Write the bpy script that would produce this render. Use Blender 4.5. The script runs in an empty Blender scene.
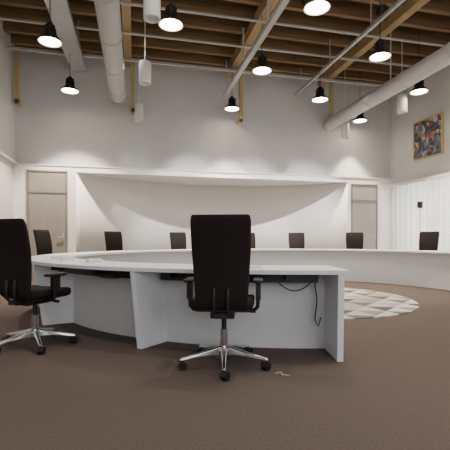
import bpy, bmesh, math, random
from mathutils import Vector, Matrix, Euler
random.seed(7)
scene = bpy.context.scene
COL = scene.collection
F=390.0; TH=math.atan(91/390.0); ST,CT=math.sin(TH),math.cos(TH); HOR=239.0
def world(px,d):
    u=(px-225)/F
    return d*(ST+u*CT), d*(CT-u*ST)
# ---------------------------------------------------------------- materials
def mat(name,col,rough=0.5,metal=0.0,var=0.0,scale=8.0,bump=0.0,bscale=200.0,emit=None,estr=0.0,trans=0.0,spec=0.5,stretch=(1,1,1)):
    m=bpy.data.materials.new(name); m.use_nodes=True
    nt=m.node_tree; b=nt.nodes['Principled BSDF']
    b.inputs['Base Color'].default_value=(*col,1); b.inputs['Roughness'].default_value=rough
    b.inputs['Metallic'].default_value=metal
    b.inputs['Specular IOR Level'].default_value=spec
    tc=nt.nodes.new('ShaderNodeTexCoord'); mp=nt.nodes.new('ShaderNodeMapping')
    mp.inputs['Scale'].default_value=stretch
    nt.links.new(tc.outputs['Object'],mp.inputs['Vector'])
    if var>0:
        n=nt.nodes.new('ShaderNodeTexNoise'); n.inputs['Scale'].default_value=scale; n.inputs['Detail'].default_value=6
        nt.links.new(mp.outputs[0],n.inputs['Vector'])
        r=nt.nodes.new('ShaderNodeValToRGB')
        r.color_ramp.elements[0].position=0.3; r.color_ramp.elements[1].position=0.7
        r.color_ramp.elements[0].color=(*[c*(1-var) for c in col],1)
        r.color_ramp.elements[1].color=(*[min(1,c*(1+var)) for c in col],1)
        nt.links.new(n.outputs['Fac'],r.inputs['Fac']); nt.links.new(r.outputs['Color'],b.inputs['Base Color'])
    if bump>0:
        n2=nt.nodes.new('ShaderNodeTexNoise'); n2.inputs['Scale'].default_value=bscale
        nt.links.new(mp.outputs[0],n2.inputs['Vector'])
        bp=nt.nodes.new('ShaderNodeBump'); bp.inputs['Strength'].default_value=bump; bp.inputs['Distance'].default_value=0.01
        nt.links.new(n2.outputs['Fac'],bp.inputs['Height']); nt.links.new(bp.outputs[0],b.inputs['Normal'])
    if emit:
        b.inputs['Emission Color'].default_value=(*emit,1); b.inputs['Emission Strength'].default_value=estr
    if trans>0:
        t=nt.nodes.new('ShaderNodeBsdfTranslucent'); t.inputs['Color'].default_value=(*col,1)
        mx=nt.nodes.new('ShaderNodeMixShader'); mx.inputs[0].default_value=trans
        out=nt.nodes['Material Output']
        nt.links.new(b.outputs[0],mx.inputs[1]); nt.links.new(t.outputs[0],mx.inputs[2]); nt.links.new(mx.outputs[0],out.inputs['Surface'])
    return m
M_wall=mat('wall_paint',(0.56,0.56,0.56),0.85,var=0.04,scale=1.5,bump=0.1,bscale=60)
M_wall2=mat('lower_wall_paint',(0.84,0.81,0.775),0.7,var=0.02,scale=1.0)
M_carpet=mat('carpet',(0.135,0.108,0.096),0.95,var=0.22,scale=150,bump=0.4,bscale=300,spec=0.1,stretch=(1,0.4,1))
M_wood=mat('ceiling_wood',(0.22,0.135,0.065),0.7,var=0.25,scale=3,stretch=(0.4,6,6))
M_wood2=mat('beam_wood',(0.34,0.23,0.115),0.6,var=0.2,scale=3,stretch=(6,0.4,6))
M_deck=mat('ceiling_deck',(0.13,0.085,0.045),0.8,var=0.3,scale=3,stretch=(0.5,5,1))
M_desk=mat('desk_laminate',(0.86,0.88,0.91),0.5,var=0.01,scale=2,spec=.3)
M_desk2=mat('desk_panel',(0.74,0.74,0.76),0.5,var=0.015,scale=3)
M_fabric=mat('chair_fabric',(0.016,0.010,0.009),0.8,var=0.25,scale=60,bump=0.3,bscale=400,spec=0.3)
M_plastic=mat('black_plastic',(0.014,0.013,0.013),0.4,var=0.1,scale=10)
M_chrome=mat('polished_aluminium',(0.72,0.72,0.73),0.18,metal=1.0,var=0.03,scale=5)
M_grey=mat('grey_metal',(0.42,0.43,0.44),0.45,metal=0.3,var=0.05,scale=4)
M_duct=mat('painted_duct',(0.46,0.45,0.44),0.5,var=0.04,scale=3)
M_white=mat('white_enamel',(0.75,0.73,0.70),0.5,var=0.02,scale=4)
M_yel=mat('yellow_steel',(0.50,0.38,0.17),0.5,var=0.1,scale=5)
M_scrap=mat('scrap_paper',(0.36,0.33,0.27),0.8,var=0.1,scale=20)
M_door=mat('door_veneer',(0.28,0.25,0.22),0.55,var=0.08,scale=2,stretch=(5,5,0.5))
M_door2=mat('door_pale',(0.36,0.34,0.315),0.55,var=0.05,scale=2,stretch=(5,5,0.5))
M_frame=mat('door_frame',(0.20,0.19,0.17),0.5,var=0.03,scale=3)
M_lens=mat('lamp_lens',(1,0.95,0.85),0.3,emit=(1.0,0.86,0.66),estr=30,var=0.01)
M_lampg=mat('lamp_reflector',(0.55,0.50,0.42),0.3,metal=0.5,emit=(1.0,0.72,0.42),estr=2.5,var=0.02)
M_curt=mat('sheer_curtain',(0.76,0.76,0.70),0.8,trans=0.55,var=0.22,scale=2.2,stretch=(1,9,.1))
M_glass=mat('window_frame_paint',(0.35,0.35,0.35),0.4,var=0.02)
# ---------------------------------------------------------------- mesh helpers
def obj(name,bm,mats,parent=None,smooth=False,bevel=0,loc=(0,0,0),rot=(0,0,0),autosm=True):
    bmesh.ops.recalc_face_normals(bm,faces=bm.faces[:])
    me=bpy.data.meshes.new(name); bm.to_mesh(me); bm.free()
    for m in (mats if isinstance(mats,(list,tuple)) else [mats]): me.materials.append(m)
    o=bpy.data.objects.new(name,me); COL.objects.link(o); o.location=loc; o.rotation_euler=rot
    if parent: o.parent=parent
    if smooth:
        for p in me.polygons: p.use_smooth=True
        try: me.set_sharp_from_angle(angle=math.radians(40))
        except Exception: pass
    if bevel:
        md=o.modifiers.new('bevel','BEVEL'); md.width=bevel; md.segments=2; md.limit_method='ANGLE'
    return o
def empty(name,loc=(0,0,0),rot=(0,0,0)):
    e=bpy.data.objects.new(name,None); COL.objects.link(e); e.location=loc; e.rotation_euler=rot; e.empty_display_size=0.1; return e
def box(bm,a,b,mi=0,M=None):
    x0,y0,z0=a; x1,y1,z1=b
    vs=[Vector(p) for p in [(x0,y0,z0),(x1,y0,z0),(x1,y1,z0),(x0,y1,z0),(x0,y0,z1),(x1,y0,z1),(x1,y1,z1),(x0,y1,z1)]]
    if M: vs=[M@v for v in vs]
    v=[bm.verts.new(p) for p in vs]
    for f in [(0,3,2,1),(4,5,6,7),(0,1,5,4),(1,2,6,5),(2,3,7,6),(3,0,4,7)]:
        bm.faces.new([v[i] for i in f]).material_index=mi
def loft(bm,rings,mi=0,closed=True,caps=True):
    R=[[bm.verts.new(p) for p in r] for r in rings]
    n=len(R[0])
    for i in range(len(R)-1):
        for j in range(n if closed else n-1):
            k=(j+1)%n
            bm.faces.new([R[i][j],R[i][k],R[i+1][k],R[i+1][j]]).material_index=mi
    if caps:
        bm.faces.new(R[0][::-1]).material_index=mi; bm.faces.new(R[-1]).material_index=mi
def tube(bm,p0,p1,r0,r1=None,n=16,mi=0):
    if r1 is None: r1=r0
    p0=Vector(p0);p1=Vector(p1); d=(p1-p0).normalized()
    a=d.orthogonal().normalized(); b=d.cross(a)
    rings=[]
    for p,r in((p0,r0),(p1,r1)):
        rings.append([p+a*math.cos(2*math.pi*i/n)*r+b*math.sin(2*math.pi*i/n)*r for i in range(n)])
    loft(bm,rings,mi)
def path(bm,pts,r,n=8,mi=0):
    pts=[Vector(p) for p in pts]; rings=[]
    ref=None
    for i,p in enumerate(pts):
        d=(pts[min(i+1,len(pts)-1)]-pts[max(i-1,0)]).normalized()
        if ref is None: ref=d.orthogonal().normalized()
        a=(ref-d*ref.dot(d)).normalized(); ref=a; b=d.cross(a)
        rings.append([p+a*math.cos(2*math.pi*k/n)*r+b*math.sin(2*math.pi*k/n)*r for k in range(n)])
    loft(bm,rings,mi)
def lathe(bm,prof,n=28,mi=0,c=(0,0)):
    rings=[[Vector((c[0]+r*math.cos(2*math.pi*i/n),c[1]+r*math.sin(2*math.pi*i/n),z)) for i in range(n)] for r,z in prof]
    loft(bm,rings,mi,caps=False)
def rrect(w,h,r,n=4):
    pts=[]
    for cx,cy,a0 in((w/2-r,h/2-r,0),(-w/2+r,h/2-r,90),(-w/2+r,-h/2+r,180),(w/2-r,-h/2+r,270)):
        for i in range(n+1):
            a=math.radians(a0+90*i/n); pts.append((cx+r*math.cos(a),cy+r*math.sin(a)))
    return pts
# ---------------------------------------------------------------- room shell
XL,XR,YB,YF=-2.82,7.6,10.3,-4.0
ZL=2.80; ZT=5.62; ZC=6.1
bm=bmesh.new(); box(bm,(XL-.2,YF-.2,-.1),(XR+.2,YB+2.2,0)); obj('floor',bm,M_carpet)
bm=bmesh.new(); box(bm,(XL-.2,YF-.2,ZC),(XR+.2,YB+2.2,ZC+.15)); obj('ceiling',bm,M_deck)
bm=bmesh.new(); box(bm,(XL-.2,YF-.2,0),(XL,YB+2.2,ZC)); obj('wall_left',bm,M_wall)
bm=bmesh.new(); box(bm,(XL,YF-.2,0),(XR,YF,ZC)); obj('wall_front',bm,M_wall)
WY0,WY1,WZ1=3.0,10.05,2.55
bm=bmesh.new()
box(bm,(XR,YF-.2,WZ1),(XR+.2,YB+2.2,ZC)); box(bm,(XR,YF-.2,0),(XR+.2,WY0,WZ1)); box(bm,(XR,WY1,0),(XR+.2,YB+2.2,WZ1)); box(bm,(XR,WY0,0),(XR+.2,WY1,.3))
obj('wall_right',bm,M_wall)
# back wall with concave niche
NX0,NX1,ND,NZ=-1.40,6.10,1.65,2.66
bm=bmesh.new()
box(bm,(XL,YB,0),(NX0,YB+.15,ZL)); box(bm,(NX1,YB,0),(XR,YB+.15,ZL)); box(bm,(NX0,YB,NZ),(NX1,YB+.15,ZL))
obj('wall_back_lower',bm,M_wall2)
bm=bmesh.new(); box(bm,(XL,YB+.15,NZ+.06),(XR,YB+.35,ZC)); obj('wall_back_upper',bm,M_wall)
hw=(NX1-NX0)/2; R=(hw*hw+ND*ND)/(2*ND); cx=(NX0+NX1)/2; cy=YB+ND-R
a1=math.asin(hw/R); N=64
bm=bmesh.new()
arc=[(cx+R*math.sin(-a1+2*a1*i/N),cy+R*math.cos(-a1+2*a1*i/N)) for i in range(N+1)]
lo=[bm.verts.new((x,y,0)) for x,y in arc]; hi=[bm.verts.new((x,y,NZ)) for x,y in arc]
for i in range(N): bm.faces.new([lo[i],lo[i+1],hi[i+1],hi[i]])
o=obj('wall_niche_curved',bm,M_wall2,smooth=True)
md=o.modifiers.new('s','SOLIDIFY'); md.thickness=0.06; md.offset=1
bm=bmesh.new(); box(bm,(NX0-.1,YB+.15,NZ),(NX1+.1,YB+ND+.2,NZ+.06)); obj('ceiling_niche',bm,M_wall2)
# trims
bm=bmesh.new(); box(bm,(XL,YB-.02,ZL),(XR,YB+.15,ZL+.025)); obj('trim_ledge',bm,M_white)
bm=bmesh.new(); box(bm,(XL,YB+.05,ZT-.02),(XR,YB+.15,ZT+.18)); obj('trim_wall_top',bm,M_wood)
bm=bmesh.new(); box(bm,(XL,YF,0),(XL+.015,YB,.08)); obj('baseboard_left',bm,M_white)
bm=bmesh.new(); box(bm,(XL,YF,ZL),(XL+.1,YB,ZL+.03)); obj('trim_left_ledge',bm,M_white)
# doors
def door(name,x0,x1,z1,m,handle_side):
    e=empty(name,((x0+x1)/2,YB,0)); w=(x1-x0)/2
    bm=bmesh.new()
    box(bm,(-w,-.03,0),(-w+.04,.02,z1)); box(bm,(w-.04,-.03,0),(w,.02,z1)); box(bm,(-w,-.03,z1-.04),(w,.02,z1)); box(bm,(-w,-.03,2.12),(w,.02,2.15))
    obj('frame',bm,M_frame,e,bevel=.004)
    bm=bmesh.new(); box(bm,(-w+.045,-.015,.01),(w-.045,.015,2.115)); box(bm,(-w+.045,-.015,2.155),(w-.045,.015,z1-.045)); obj('leaf',bm,m,e,bevel=.003)
    bm=bmesh.new(); s=handle_side
    tube(bm,(s*(w-.1),-.012,1.05),(s*(w-.1),-.07,1.05),.012); tube(bm,(s*(w-.1),-.065,1.05),(s*(w-.23),-.065,1.05),.01)
    box(bm,(s*(w-.1)-.02,-.02,.95),(s*(w-.1)+.02,-.012,1.15))
    obj('handle',bm,M_grey,e,smooth=True)
door('door_1',-2.53,-1.60,2.68,M_door,1)
door('door_2',6.2,7.06,2.62,M_door2,1)
# window with frame and curtains
e=empty('window_1',(XR+.1,(WY0+WY1)/2,0))
bm=bmesh.new(); L=(WY1-WY0)/2
for k in range(6):
    y=-L+k*(2*L-.06)/5; box(bm,(-.03,y,.3),(.03,y+.06,WZ1))
box(bm,(-.03,-L,.3),(.03,L,.36)); box(bm,(-.03,-L,WZ1-.06),(.03,L,WZ1))
obj('frame',bm,M_glass,e)
bm=bmesh.new(); n=1100; r0=[];r1=[]
for i in range(n+1):
    y=WY0-.1+(WY1-WY0+.12)*i/n
    s=.06*math.sin(y*26+1.2*math.sin(y*4))+.02*math.sin(y*57+1)
    r0.append(bm.verts.new((XR-.16+s*1.1,y,.02))); r1.append(bm.verts.new((XR-.16+s*.9,y,WZ1-.032)))
for i in range(n): bm.faces.new([r0[i],r0[i+1],r1[i+1],r1[i]])
obj('sheer_curtain',bm,M_curt,smooth=True)
bm=bmesh.new(); box(bm,(XR-.28,WY0-.1,WZ1-.03),(XR,WY1+.05,WZ1+.04)); obj('curtain_rail',bm,M_white,bevel=.005)
# ---------------------------------------------------------------- ceiling timber
bm=bmesh.new(); y=.6
while y<YB+.1:
    box(bm,(XL,y-.05,ZT),(XR,y+.05,ZC)); y+=.56
obj('ceiling_joists',bm,M_wood)
bm=bmesh.new()
for x in (-.15,2.55,5.3): box(bm,(x-.09,YF,ZT-.16),(x+.09,YB+.15,ZT+.1))
obj('ceiling_beams',bm,M_wood2)
# ducts
def duct(name,x,z,r,y1,m=M_duct):
    bm=bmesh.new(); tube(bm,(x,YF,z),(x,y1,z),r,n=32)
    yy=YF+1
    while yy<y1-.2:
        tube(bm,(x,yy-.02,z),(x,yy+.02,z),r+.012,n=32); yy+=1.25
    tube(bm,(x,y1,z),(x,y1+.06,z),r,r*.6,n=32)
    yy=YF+1.5
    while yy<y1:
        box(bm,(x-.01,yy-.01,z+r),(x+.01,yy+.01,ZT+.1)); yy+=2.5
    return obj(name,bm,m,smooth=True)
duct('ventilation_duct',-.39,4.52,.185,9.9)
duct('ventilation_duct',5.48,4.3,.17,10.28)
bm=bmesh.new(); x=-1.35;z=5.2
box(bm,(x-.2,YF,z),(x+.2,YB,z+.012)); box(bm,(x-.2,YF,z),(x-.188,YB,z+.07)); box(bm,(x+.188,YF,z),(x+.2,YB,z+.07))
for k in range(8): 
    yy=-3+k*1.7; box(bm,(x-.19,yy,z),(x-.17,yy+.02,ZT+.1)); box(bm,(x+.17,yy,z),(x+.19,yy+.02,ZT+.1))
obj('cable_tray',bm,M_grey)
# rail truss
bm=bmesh.new(); x=2.33;z=4.74
box(bm,(x-.05,YF,z),(x+.05,10.0,z+.09)); 
for k in range(9):
    yy=-3+k*1.6; box(bm,(x-.015,yy,z+.09),(x+.015,yy+.03,ZT))
obj('lighting_rail',bm,M_duct)
bm=bmesh.new(); x=4.4;z=5.0
box(bm,(x-.03,YF,z),(x+.03,10.2,z+.06))
for k in range(9):
    yy=-3+k*1.6; box(bm,(x-.01,yy,z+.05),(x+.01,yy+.02,ZT))
obj('lighting_rail',bm,M_grey)
for yy,z in ((7.4,5.33),(8.6,5.40),(9.7,5.31),(9.8,5.39)):
    bm=bmesh.new()
    tube(bm,(XL+.02,yy,z),(XR-.02,yy,z),.025,n=10)
    obj('conduit_pipe',bm,M_duct,smooth=True)
# yellow brackets on back wall
def bracket(px,ybot,name='steel_bracket'):
    X,Y=world(px,10.15/(CT-(px-225)/F*ST)); d=X*ST+Y*CT; zb=1+(HOR-ybot)/F*d
    bm=bmesh.new()
    box(bm,(X-.045,Y-.045,zb),(X+.045,Y+.045,ZT-.17)); box(bm,(X-.045,Y-.045,zb),(X+.045,YB+.148,zb+.09))
    obj(name,bm,M_yel,bevel=.008)
bracket(17,103); bracket(241,122); bracket(331,122); bracket(133,112)
# ---------------------------------------------------------------- pendant lamps
def lamp_mesh():
    bm=bmesh.new()
    lathe(bm,[(0.0,.32),(.035,.32),(.04,.29),(.075,.28),(.08,.13),(.095,.11),(.185,.03),(.192,0.0),(.182,0.0),(.175,.01),(.08,.09)],mi=0)
    lathe(bm,[(.17,.004),(.11,-.004),(.0,-.006)],mi=2)
    lathe(bm,[(.187,-.004),(.17,.004)],mi=1)
    for k in range(6):
        a=k*math.pi/3; box(bm,(-.004,.07,.12),(.004,.10,.26),0,Matrix.Rotation(a,4,'Z'))
    bmesh.ops.remove_doubles(bm,verts=bm.verts[:],dist=1e-5)
    return bm
base=None
LZ=4.35
def pendant(px,py,spot=60,z=LZ,size=88):
    global base
    d=(z-1)*F/(HOR-py); X,Y=world(px,d)
    e=empty('pendant_lamp',(X,Y,z))
    if base is None:
        base=obj('shade',lamp_mesh(),[M_plastic,M_lampg,M_lens],e,smooth=True)
    else:
        o=bpy.data.objects.new('shade',base.data); COL.objects.link(o); o.parent=e
    bm=bmesh.new(); tube(bm,(0,0,.31),(0,0,ZC-z-.005),.008,n=6); obj('cord',bm,M_plastic,e)
    l=bpy.data.lights.new('bulb','SPOT'); l.energy=spot; l.color=(1,.86,.70); l.spot_size=math.radians(size); l.spot_blend=.45; l.shadow_soft_size=.08
    lo=bpy.data.objects.new('bulb',l); COL.objects.link(lo); lo.parent=e; lo.location=(0,0,-.03)
for p in ((50,42),(171,25),(262,71),(317,8),(380,57)): pendant(*p,spot=160)
for p in ((70,91,92,1100),(232,109,68,800),(320,100,96,600),(360,121,66,800),(419,92,84,600)): pendant(p[0],p[1],spot=p[3],size=p[2])
for X,Y in ((-1.2,3.2),(1.5,3.0),(4.2,3.2),(6.3,4.5),(-1.2,.2),(1.5,0.0),(4.2,.2)):
    d=X*ST+Y*CT
    lat=X*CT-Y*ST
    pendant(225+F*lat/d,HOR-(LZ-1)*F/d,spot=100) if d>.3 else None
def cyl_pend(px,py,z=4.2,spot=0,size=66):
    d=(z-1)*F/(HOR-py); X,Y=world(px,d); e=empty('cylinder_pendant',(X,Y,z))
    bm=bmesh.new(); lathe(bm,[(0,-.15),(.09,-.15),(.105,-.21),(.115,-.2),(.115,.19),(.105,.21),(0,.21)]); obj('body',bm,M_white,e,smooth=True)
    bm=bmesh.new(); tube(bm,(0,0,.2),(0,0,ZC-z-.005),.008,n=6); obj('cord',bm,M_white,e)
    if spot:
        l=bpy.data.lights.new('bulb','SPOT'); l.energy=spot; l.color=(1,.9,.78); l.spot_size=math.radians(size); l.spot_blend=.45; l.shadow_soft_size=.06
        lo=bpy.data.objects.new('bulb',l); COL.objects.link(lo); lo.parent=e; lo.location=(0,0,-.22)
for p in ((145,73),(152,4),(402,104)): cyl_pend(*p)
cyl_pend(345,131,z=4.05); cyl_pend(139,113)
# ---------------------------------------------------------------- ring table
CX,CY,A,B=2.5,6.2,3.5,3.0
def ep(t,off,z): 
    t=math.radians(t); return Vector((CX+(A+off)*math.cos(t),CY+(B+off)*math.sin(t),z))
T0,T1=-23,257.2
table=empty('conference_ring_table',(0,0,0))
def sector(o0,o1,z0,z1,t0=T0,t1=T1,n=140):
    bm=bmesh.new(); rings=[]
    for i in range(n+1):
        t=t0+(t1-t0)*i/n
        rings.append([ep(t,o0,z0),ep(t,o1,z0),ep(t,o1,z1),ep(t,o0,z1)])
    loft(bm,rings); return bm
obj('tabletop',sector(-.14,.45,.712,.75,T0-.8,T1+.8),M_desk,table,smooth=True,bevel=.004)
obj('modesty_panel',sector(-.015,.015,0,.712),M_desk2,table,smooth=True)
DT=[T1,230.3,203]+[175-28*i for i in range(7)]+[T0]
for k,t in enumerate(DT,1):
    bm=bmesh.new()
    p=[ep(t+.9,.015,0),ep(t,.34 if k>1 else .40,0),ep(t,.44,.712),ep(t+.9,.015,.712)]
    if k==1: p=[ep(t,.015,0),ep(t,.41,0),ep(t,.44,.712),ep(t,.015,.712)]
    tn=(ep(t+1,.2,0)-ep(t-1,.2,0)).normalized()*.025
    loft(bm,[[q-tn for q in p],[q+tn for q in p]])
    obj('divider_%d'%k,bm,M_desk,table,bevel=.003)
for k in range(len(DT)-1):
    obj('cable_channel_%d'%(k+1),sector(.06,.20,.62,.70,DT[k]-2,DT[k+1]+2,12),M_plastic,table)
bm=bmesh.new()
for t in (235,251,246,221,208):
    box(bm,(-.015,-.18,.655),(.015,.12,.712),0,Matrix.Translation((ep(t,.22,0)))@Matrix.Rotation(math.radians(t-90),4,'Z'))
obj('support_brackets',bm,M_plastic,table)
bm=bmesh.new()
def cable(t0,t1,off,sag):
    path(bm,[ep(t0+(t1-t0)*i/14,off,.67-sag*math.sin(math.pi*i/14)) for i in range(15)],.006)
cable(255,249,.2,.12);cable(252,240,.16,.05);cable(228,216,.2,.06);cable(222,205,.15,.05);cable(248,236,.25,.03)
e0=ep(255.2,.1,0)
path(bm,[e0+Vector((-.01*math.sin(i),0,.68-.05*i)) for i in range(9)]+[e0+Vector((.02,0,.22)),e0+Vector((.05,0,.3))],.006)
obj('cables',bm,M_plastic,table,smooth=True)
# rug
bm=bmesh.new()
bmesh.ops.create_circle(bm,cap_ends=True,segments=96,radius=1.72)
RS=.36; RA=8
for ang in (0,60,120):
    nx,ny=math.cos(math.radians(ang+RA)),math.sin(math.radians(ang+RA))
    for k in range(-6,7):
        g=bm.verts[:]+bm.edges[:]+bm.faces[:]
        bmesh.ops.bisect_plane(bm,geom=g,plane_co=(nx*k*RS,ny*k*RS,0),plane_no=(nx,ny,0))
cols=[(.50,.505,.48),(.15,.15,.135),(.60,.60,.57),(.10,.095,.085),(.26,.25,.22),(.38,.37,.33)]
rm=[mat('rug_wool_%d'%i,c,.95,var=.08,scale=60,bump=.3,bscale=200) for i,c in enumerate(cols)]
def cell(c,ang):
    return math.floor((c.x*math.cos(math.radians(ang+RA))+c.y*math.sin(math.radians(ang+RA)))/RS)
for f in bm.faces:
    c=f.calc_center_median(); a,b,cc=cell(c,0),cell(c,60),cell(c,120)
    up=(a+b+cc)%2
    f.material_index=([0,2,5][(a-b)%3] if up else [4,1,5,3][(a+2*b)%4])
r=bmesh.ops.extrude_face_region(bm,geom=bm.faces[:])
bmesh.ops.translate(bm,verts=[v for v in r['geom'] if isinstance(v,bmesh.types.BMVert)],vec=(0,0,.012))
obj('round_rug',bm,rm,loc=(2.80,6.08,0.001))
# ---------------------------------------------------------------- office chair
def seat_mesh():
    bm=bmesh.new(); rings=[]
    for z,s,r in((.465,.90,.06),(.475,.97,.08),(.495,1.0,.09),(.515,1.0,.09),(.532,.96,.08),(.538,.86,.06)):
        rings.append([Vector((x*s,y*s+.02,z-max(0,y-.12)*.18+abs(x)**2*.25)) for x,y in rrect(.48,.48,r,5)])
    loft(bm,rings); return bm
def back_mesh():
    bm=bmesh.new(); rings=[]
    rows=[(.505,.35,.02),(.52,.375,.035),(.57,.39,.045),(.68,.405,.05),(.80,.42,.05),(.92,.435,.048),(1.04,.44,.045),(1.13,.44,.04),(1.165,.425,.03),(1.175,.40,.015)]
    for z,w,th in rows:
        u=(z-.505)/.67
        yo=-.235+.03*math.sin(u*math.pi)*1.0-.085*u
        rings.append([Vector((x,y+yo+ (x*x)*.35,z)) for x,y in rrect(w,th,min(th,.05)*.48,4)])
    loft(bm,rings); return bm
def frame_mesh():
    bm=bmesh.new()
    box(bm,(-.09,-.16,.40),(.09,.10,.46)); box(bm,(-.05,-.24,.415),(.05,-.10,.455))
    for sx in(-1,1):
        path(bm,[(sx*.05,-.12,.44),(sx*.05,-.22,.44),(sx*.05,-.25,.47),(sx*.05,-.258,.55),(sx*.05,-.252,.64)],.014,8)
    box(bm,(-.2,-.17,.452),(.2,.2,.47))
    for s in(-1,1):
        path(bm,[(s*.16,-.02,.445),(s*.24,-.02,.445),(s*.265,-.02,.47),(s*.27,-.02,.54),(s*.27,-.015,.64)],.016,8)
        box(bm,(s*.27-.02,-.055,.53),(s*.27+.02,.025,.665))
        rings=[[Vector((s*.27+x,y-.01,z)) for x,y in rrect(.075*k,.24*(.5+.5*k),.03,4)] for z,k in((.663,.8),(.670,1),(.684,1),(.69,.85))]
        loft(bm,rings)
    tube(bm,(.09,.02,.43),(.20,.04,.425),.008,n=8); tube(bm,(.20,.04,.425),(.25,.045,.423),.014,n=8)
    return bm
def col_mesh():
    bm=bmesh.new(); tube(bm,(0,0,.22),(0,0,.41),.02,n=20,mi=1); tube(bm,(0,0,.11),(0,0,.29),.03,n=20,mi=0); return bm
def base_mesh():
    bm=bmesh.new(); lathe(bm,[(0,.145),(.045,.145),(.055,.13),(.055,.085),(.045,.075),(0,.075)])
    for k in range(5):
        M=Matrix.Rotation(k*2*math.pi/5,4,'Z'); rings=[]
        for x,w,zt,zb in((.03,.052,.16,.085),(.12,.044,.138,.095),(.24,.034,.11,.084),(.335,.03,.092,.07),(.355,.022,.085,.072)):
            rings.append([M@Vector((x,yy*w/.05,zz)) for yy,zz in((-.025,zb),(.025,zb),(.021,zt-.006),(.012,zt),(-.012,zt),(-.021,zt-.006))])
        loft(bm,rings)
    return bm
def cast_mesh():
    bm=bmesh.new()
    for k in range(5):
        a=k*2*math.pi/5; T=Matrix.Rotation(a,4,'Z')@Matrix.Translation((.345,0,0))@Matrix.Rotation(1.0+k*1.7,4,'Z')
        for s in(-1,1):
            tube(bm,T@Vector((s*.008,.012,.03)),T@Vector((s*.028,.012,.03)),.03,.028,n=18)
        tube(bm,T@Vector((0,0,.03)),T@Vector((0,0,.078)),.009,n=8)
        rings=[]
        for s in(-.026,.026):
            rings.append([T@Vector((s,.012+.034*math.cos(q),.030+.035*math.sin(q))) for q in [math.pi*j/8 for j in range(9)]])
        loft(bm,rings)
    return bm
data={}
def chair(X,Y,face,baserot=0.0,back=0.0,name='office_chair'):
    """face: heading angle in degrees, clockwise from +Y."""
    e=empty(name,(X,Y,0),(0,0,math.radians(-face)))
    specs=[('seat',seat_mesh,M_fabric,0),('backrest',back_mesh,M_fabric,0),('frame_and_arms',frame_mesh,M_plastic,.004),('gas_column',col_mesh,[M_chrome,M_plastic],0),('star_base',base_mesh,M_chrome,.003),('casters',cast_mesh,M_plastic,0)]
    for n,fn,m,bv in specs:
        if n not in data:
            o=obj(n,fn(),m,e,smooth=True,bevel=bv); data[n]=o.data
        else:
            o=bpy.data.objects.new(n,data[n]); COL.objects.link(o); o.parent=e
            if bv:
                md=o.modifiers.new('bevel','BEVEL'); md.width=bv; md.segments=2; md.limit_method='ANGLE'
        if n in('star_base','casters'): o.rotation_euler=(0,0,math.radians(baserot+face))
X,Y=world(224,3.09); chair(X,Y,18,baserot=257)
X,Y=world(35,3.66); chair(X,Y,36,baserot=290)
for t in (156,131,108,83,66,46,22.5):
    p=ep(t,.80 if 60<t<120 else .78,0); tt=math.radians(t)
    nx,ny=math.cos(tt)/A,math.sin(tt)/B
    face=math.degrees(math.atan2(-nx,-ny))
    chair(p.x,p.y-(.05 if 60<t<120 else 0),face+random.uniform(-10,10),baserot=random.uniform(0,72))
# ---------------------------------------------------------------- units on desk
p=ep(246.5,.32,.7505); bm=bmesh.new()
rings=[[Vector((x*k,y*k,z)) for x,y in rrect(.16,.07,.02,4)] for z,k in((0,1),(.018,1),(.026,.85))]
loft(bm,rings); obj('desk_socket_unit',bm,M_white,loc=p,rot=(0,0,.4),smooth=True)
for t in (205,198,216):
    p=ep(t,.1,.7505); bm=bmesh.new(); loft(bm,[[Vector((x*k,y*k,z)) for x,y in rrect(.16,.1,.02,4)] for z,k in((0,1),(.03,1),(.04,.85))])
    obj('desk_socket_unit',bm,M_white,loc=p,rot=(0,0,.4),smooth=True)
# floor debris: small folded paper scraps
bm=bmesh.new(); X,Y=world(278,390/134.)
for k in range(3):
    box(bm,(-.03,-.007,0),(.03,.007,.004),0,Matrix.Translation((X+.02*k,Y-.03*k,.001))@Matrix.Rotation(.5+k*.9,4,'Z'))
obj('paper_scraps',bm,M_scrap)
# ---------------------------------------------------------------- painting
def paint_mat():
    m=bpy.data.materials.new('abstract_canvas'); m.use_nodes=True; nt=m.node_tree; b=nt.nodes['Principled BSDF']; b.inputs['Roughness'].default_value=.6
    tc=nt.nodes.new('ShaderNodeTexCoord'); n=nt.nodes.new('ShaderNodeTexNoise'); n.inputs['Scale'].default_value=3
    mx=nt.nodes.new('ShaderNodeVectorMath'); mx.operation='MULTIPLY_ADD'; mx.inputs[1].default_value=(.5,.5,.5)
    nt.links.new(tc.outputs['Object'],n.inputs['Vector']); nt.links.new(n.outputs['Color'],mx.inputs[0]); nt.links.new(tc.outputs['Object'],mx.inputs[2])
    v=nt.nodes.new('ShaderNodeTexVoronoi'); v.inputs['Scale'].default_value=10; nt.links.new(mx.outputs[0],v.inputs['Vector'])
    s=nt.nodes.new('ShaderNodeSeparateColor'); nt.links.new(v.outputs['Color'],s.inputs[0])
    r=nt.nodes.new('ShaderNodeValToRGB'); r.color_ramp.interpolation='CONSTANT'
    cs=[(0,(.03,.04,.06)),(.25,(.06,.11,.17)),(.42,(.36,.15,.07)),(.52,(.04,.03,.03)),(.68,(.32,.06,.04)),(.76,(.42,.36,.28)),(.86,(.13,.18,.21))]
    r.color_ramp.elements[0].color=(*cs[0][1],1); r.color_ramp.elements[1].position=cs[1][0]; r.color_ramp.elements[1].color=(*cs[1][1],1)
    for p_,c in cs[2:]:
        el=r.color_ramp.elements.new(p_); el.color=(*c,1)
    nt.links.new(s.outputs[0],r.inputs['Fac']); nt.links.new(r.outputs[0],b.inputs['Base Color']); return m
e=empty('wall_painting',(XR-.03,8.83,3.68))
bm=bmesh.new(); box(bm,(-.02,-.5,-.5),(.02,.5,.5)); obj('canvas',bm,paint_mat(),e)
bm=bmesh.new()
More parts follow.
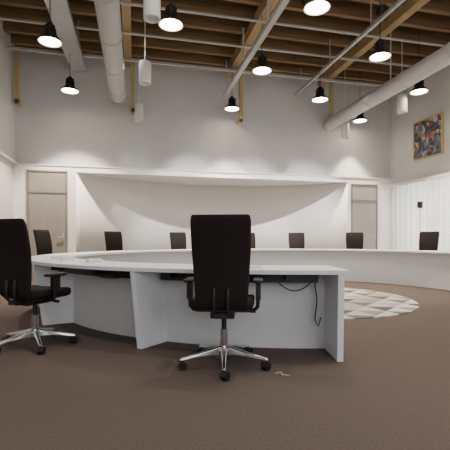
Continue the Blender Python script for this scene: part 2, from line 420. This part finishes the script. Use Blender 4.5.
for a,b_ in(((-.03,-.52,-.52),(.03,.52,-.495)),((-.03,-.52,.495),(.03,.52,.52)),((-.03,-.52,-.5),(.03,-.495,.5)),((-.03,.495,-.5),(.03,.52,.5))): box(bm,a,b_)
obj('frame',bm,M_yel,e)
# small speaker on slim stand in front of the curtain
X,Y=world(420,9.5)
e=empty('speaker_on_stand',(X,Y,0))
bm=bmesh.new(); tube(bm,(0,0,.01),(0,0,1.75),.012,n=10); lathe(bm,[(0,0),(.15,0),(.15,.012),(.02,.02)]); obj('stand',bm,M_white,e,smooth=True)
bm=bmesh.new(); loft(bm,[[Vector((x*k,y*k,z)) for x,y in rrect(.11,.10,.03,4)] for z,k in((1.75,.7),(1.78,1),(1.88,1),(1.91,.8))]); obj('speaker',bm,M_plastic,e,smooth=True)
# ---------------------------------------------------------------- lights
def area(name,loc,rot,sx,sy,en,col=(1,1,1)):
    l=bpy.data.lights.new(name,'AREA'); l.shape='RECTANGLE'; l.size=sx; l.size_y=sy; l.energy=en; l.color=col
    o=bpy.data.objects.new(name,l); COL.objects.link(o); o.location=loc; o.rotation_euler=rot; return o
area('window_daylight',(XR+.9,6.5,1.5),(0,math.radians(90),0),2.4,7.4,380,(1,.99,.95))
area('front_fill_light',(2.4,YF+.3,2.4),(math.radians(85),0,0),8,3.0,220,(.94,.96,1))  # added soft fill from behind the camera; the front wall has no window
area('ceiling_fill_light',(2.4,3.2,5.3),(0,0,0),8,3,150,(1,.96,.90))  # broad fill added overhead to brighten floor and desks; no fixture modelled
area('uplight',(2.4,4.5,5.05),(math.radians(180),0,0),9,1.5,38,(1,.82,.58))
# added spotlights with invented housings, aimed to cast the header's shadow in the niche
for X in (-0.1,1.5,3.2,4.8):
    loc=Vector((X,6.95,5.5)); tgt=Vector((X,11.6,.15))
    q=(tgt-loc).to_track_quat('-Z','Y')
    e=empty('added_niche_spot',loc); e.rotation_euler=q.to_euler()
    bm=bmesh.new(); lathe(bm,[(0,.22),(.07,.22),(.08,.0),(.07,.0),(.06,.05),(0,.05)]); obj('housing',bm,M_plastic,e,smooth=True)
    l=bpy.data.lights.new('beam','SPOT'); l.energy=1500; l.color=(1,.98,.96); l.spot_size=math.radians(36); l.spot_blend=.7; l.shadow_soft_size=.06
    lo=bpy.data.objects.new('beam',l); COL.objects.link(lo); lo.parent=e; lo.location=(0,0,-.02)
w=bpy.data.worlds.new('world'); scene.world=w; w.use_nodes=True
w.node_tree.nodes['Background'].inputs[0].default_value=(.85,.92,1,1); w.node_tree.nodes['Background'].inputs[1].default_value=.6
# ---------------------------------------------------------------- camera
c=bpy.data.cameras.new('camera'); c.sensor_width=36; c.lens=F/450*36; c.shift_y=14/450.
co=bpy.data.objects.new('camera',c); COL.objects.link(co); co.location=(0,0,1.0); co.rotation_euler=(math.radians(90),0,-TH)
c.clip_start=.05
scene.camera=co
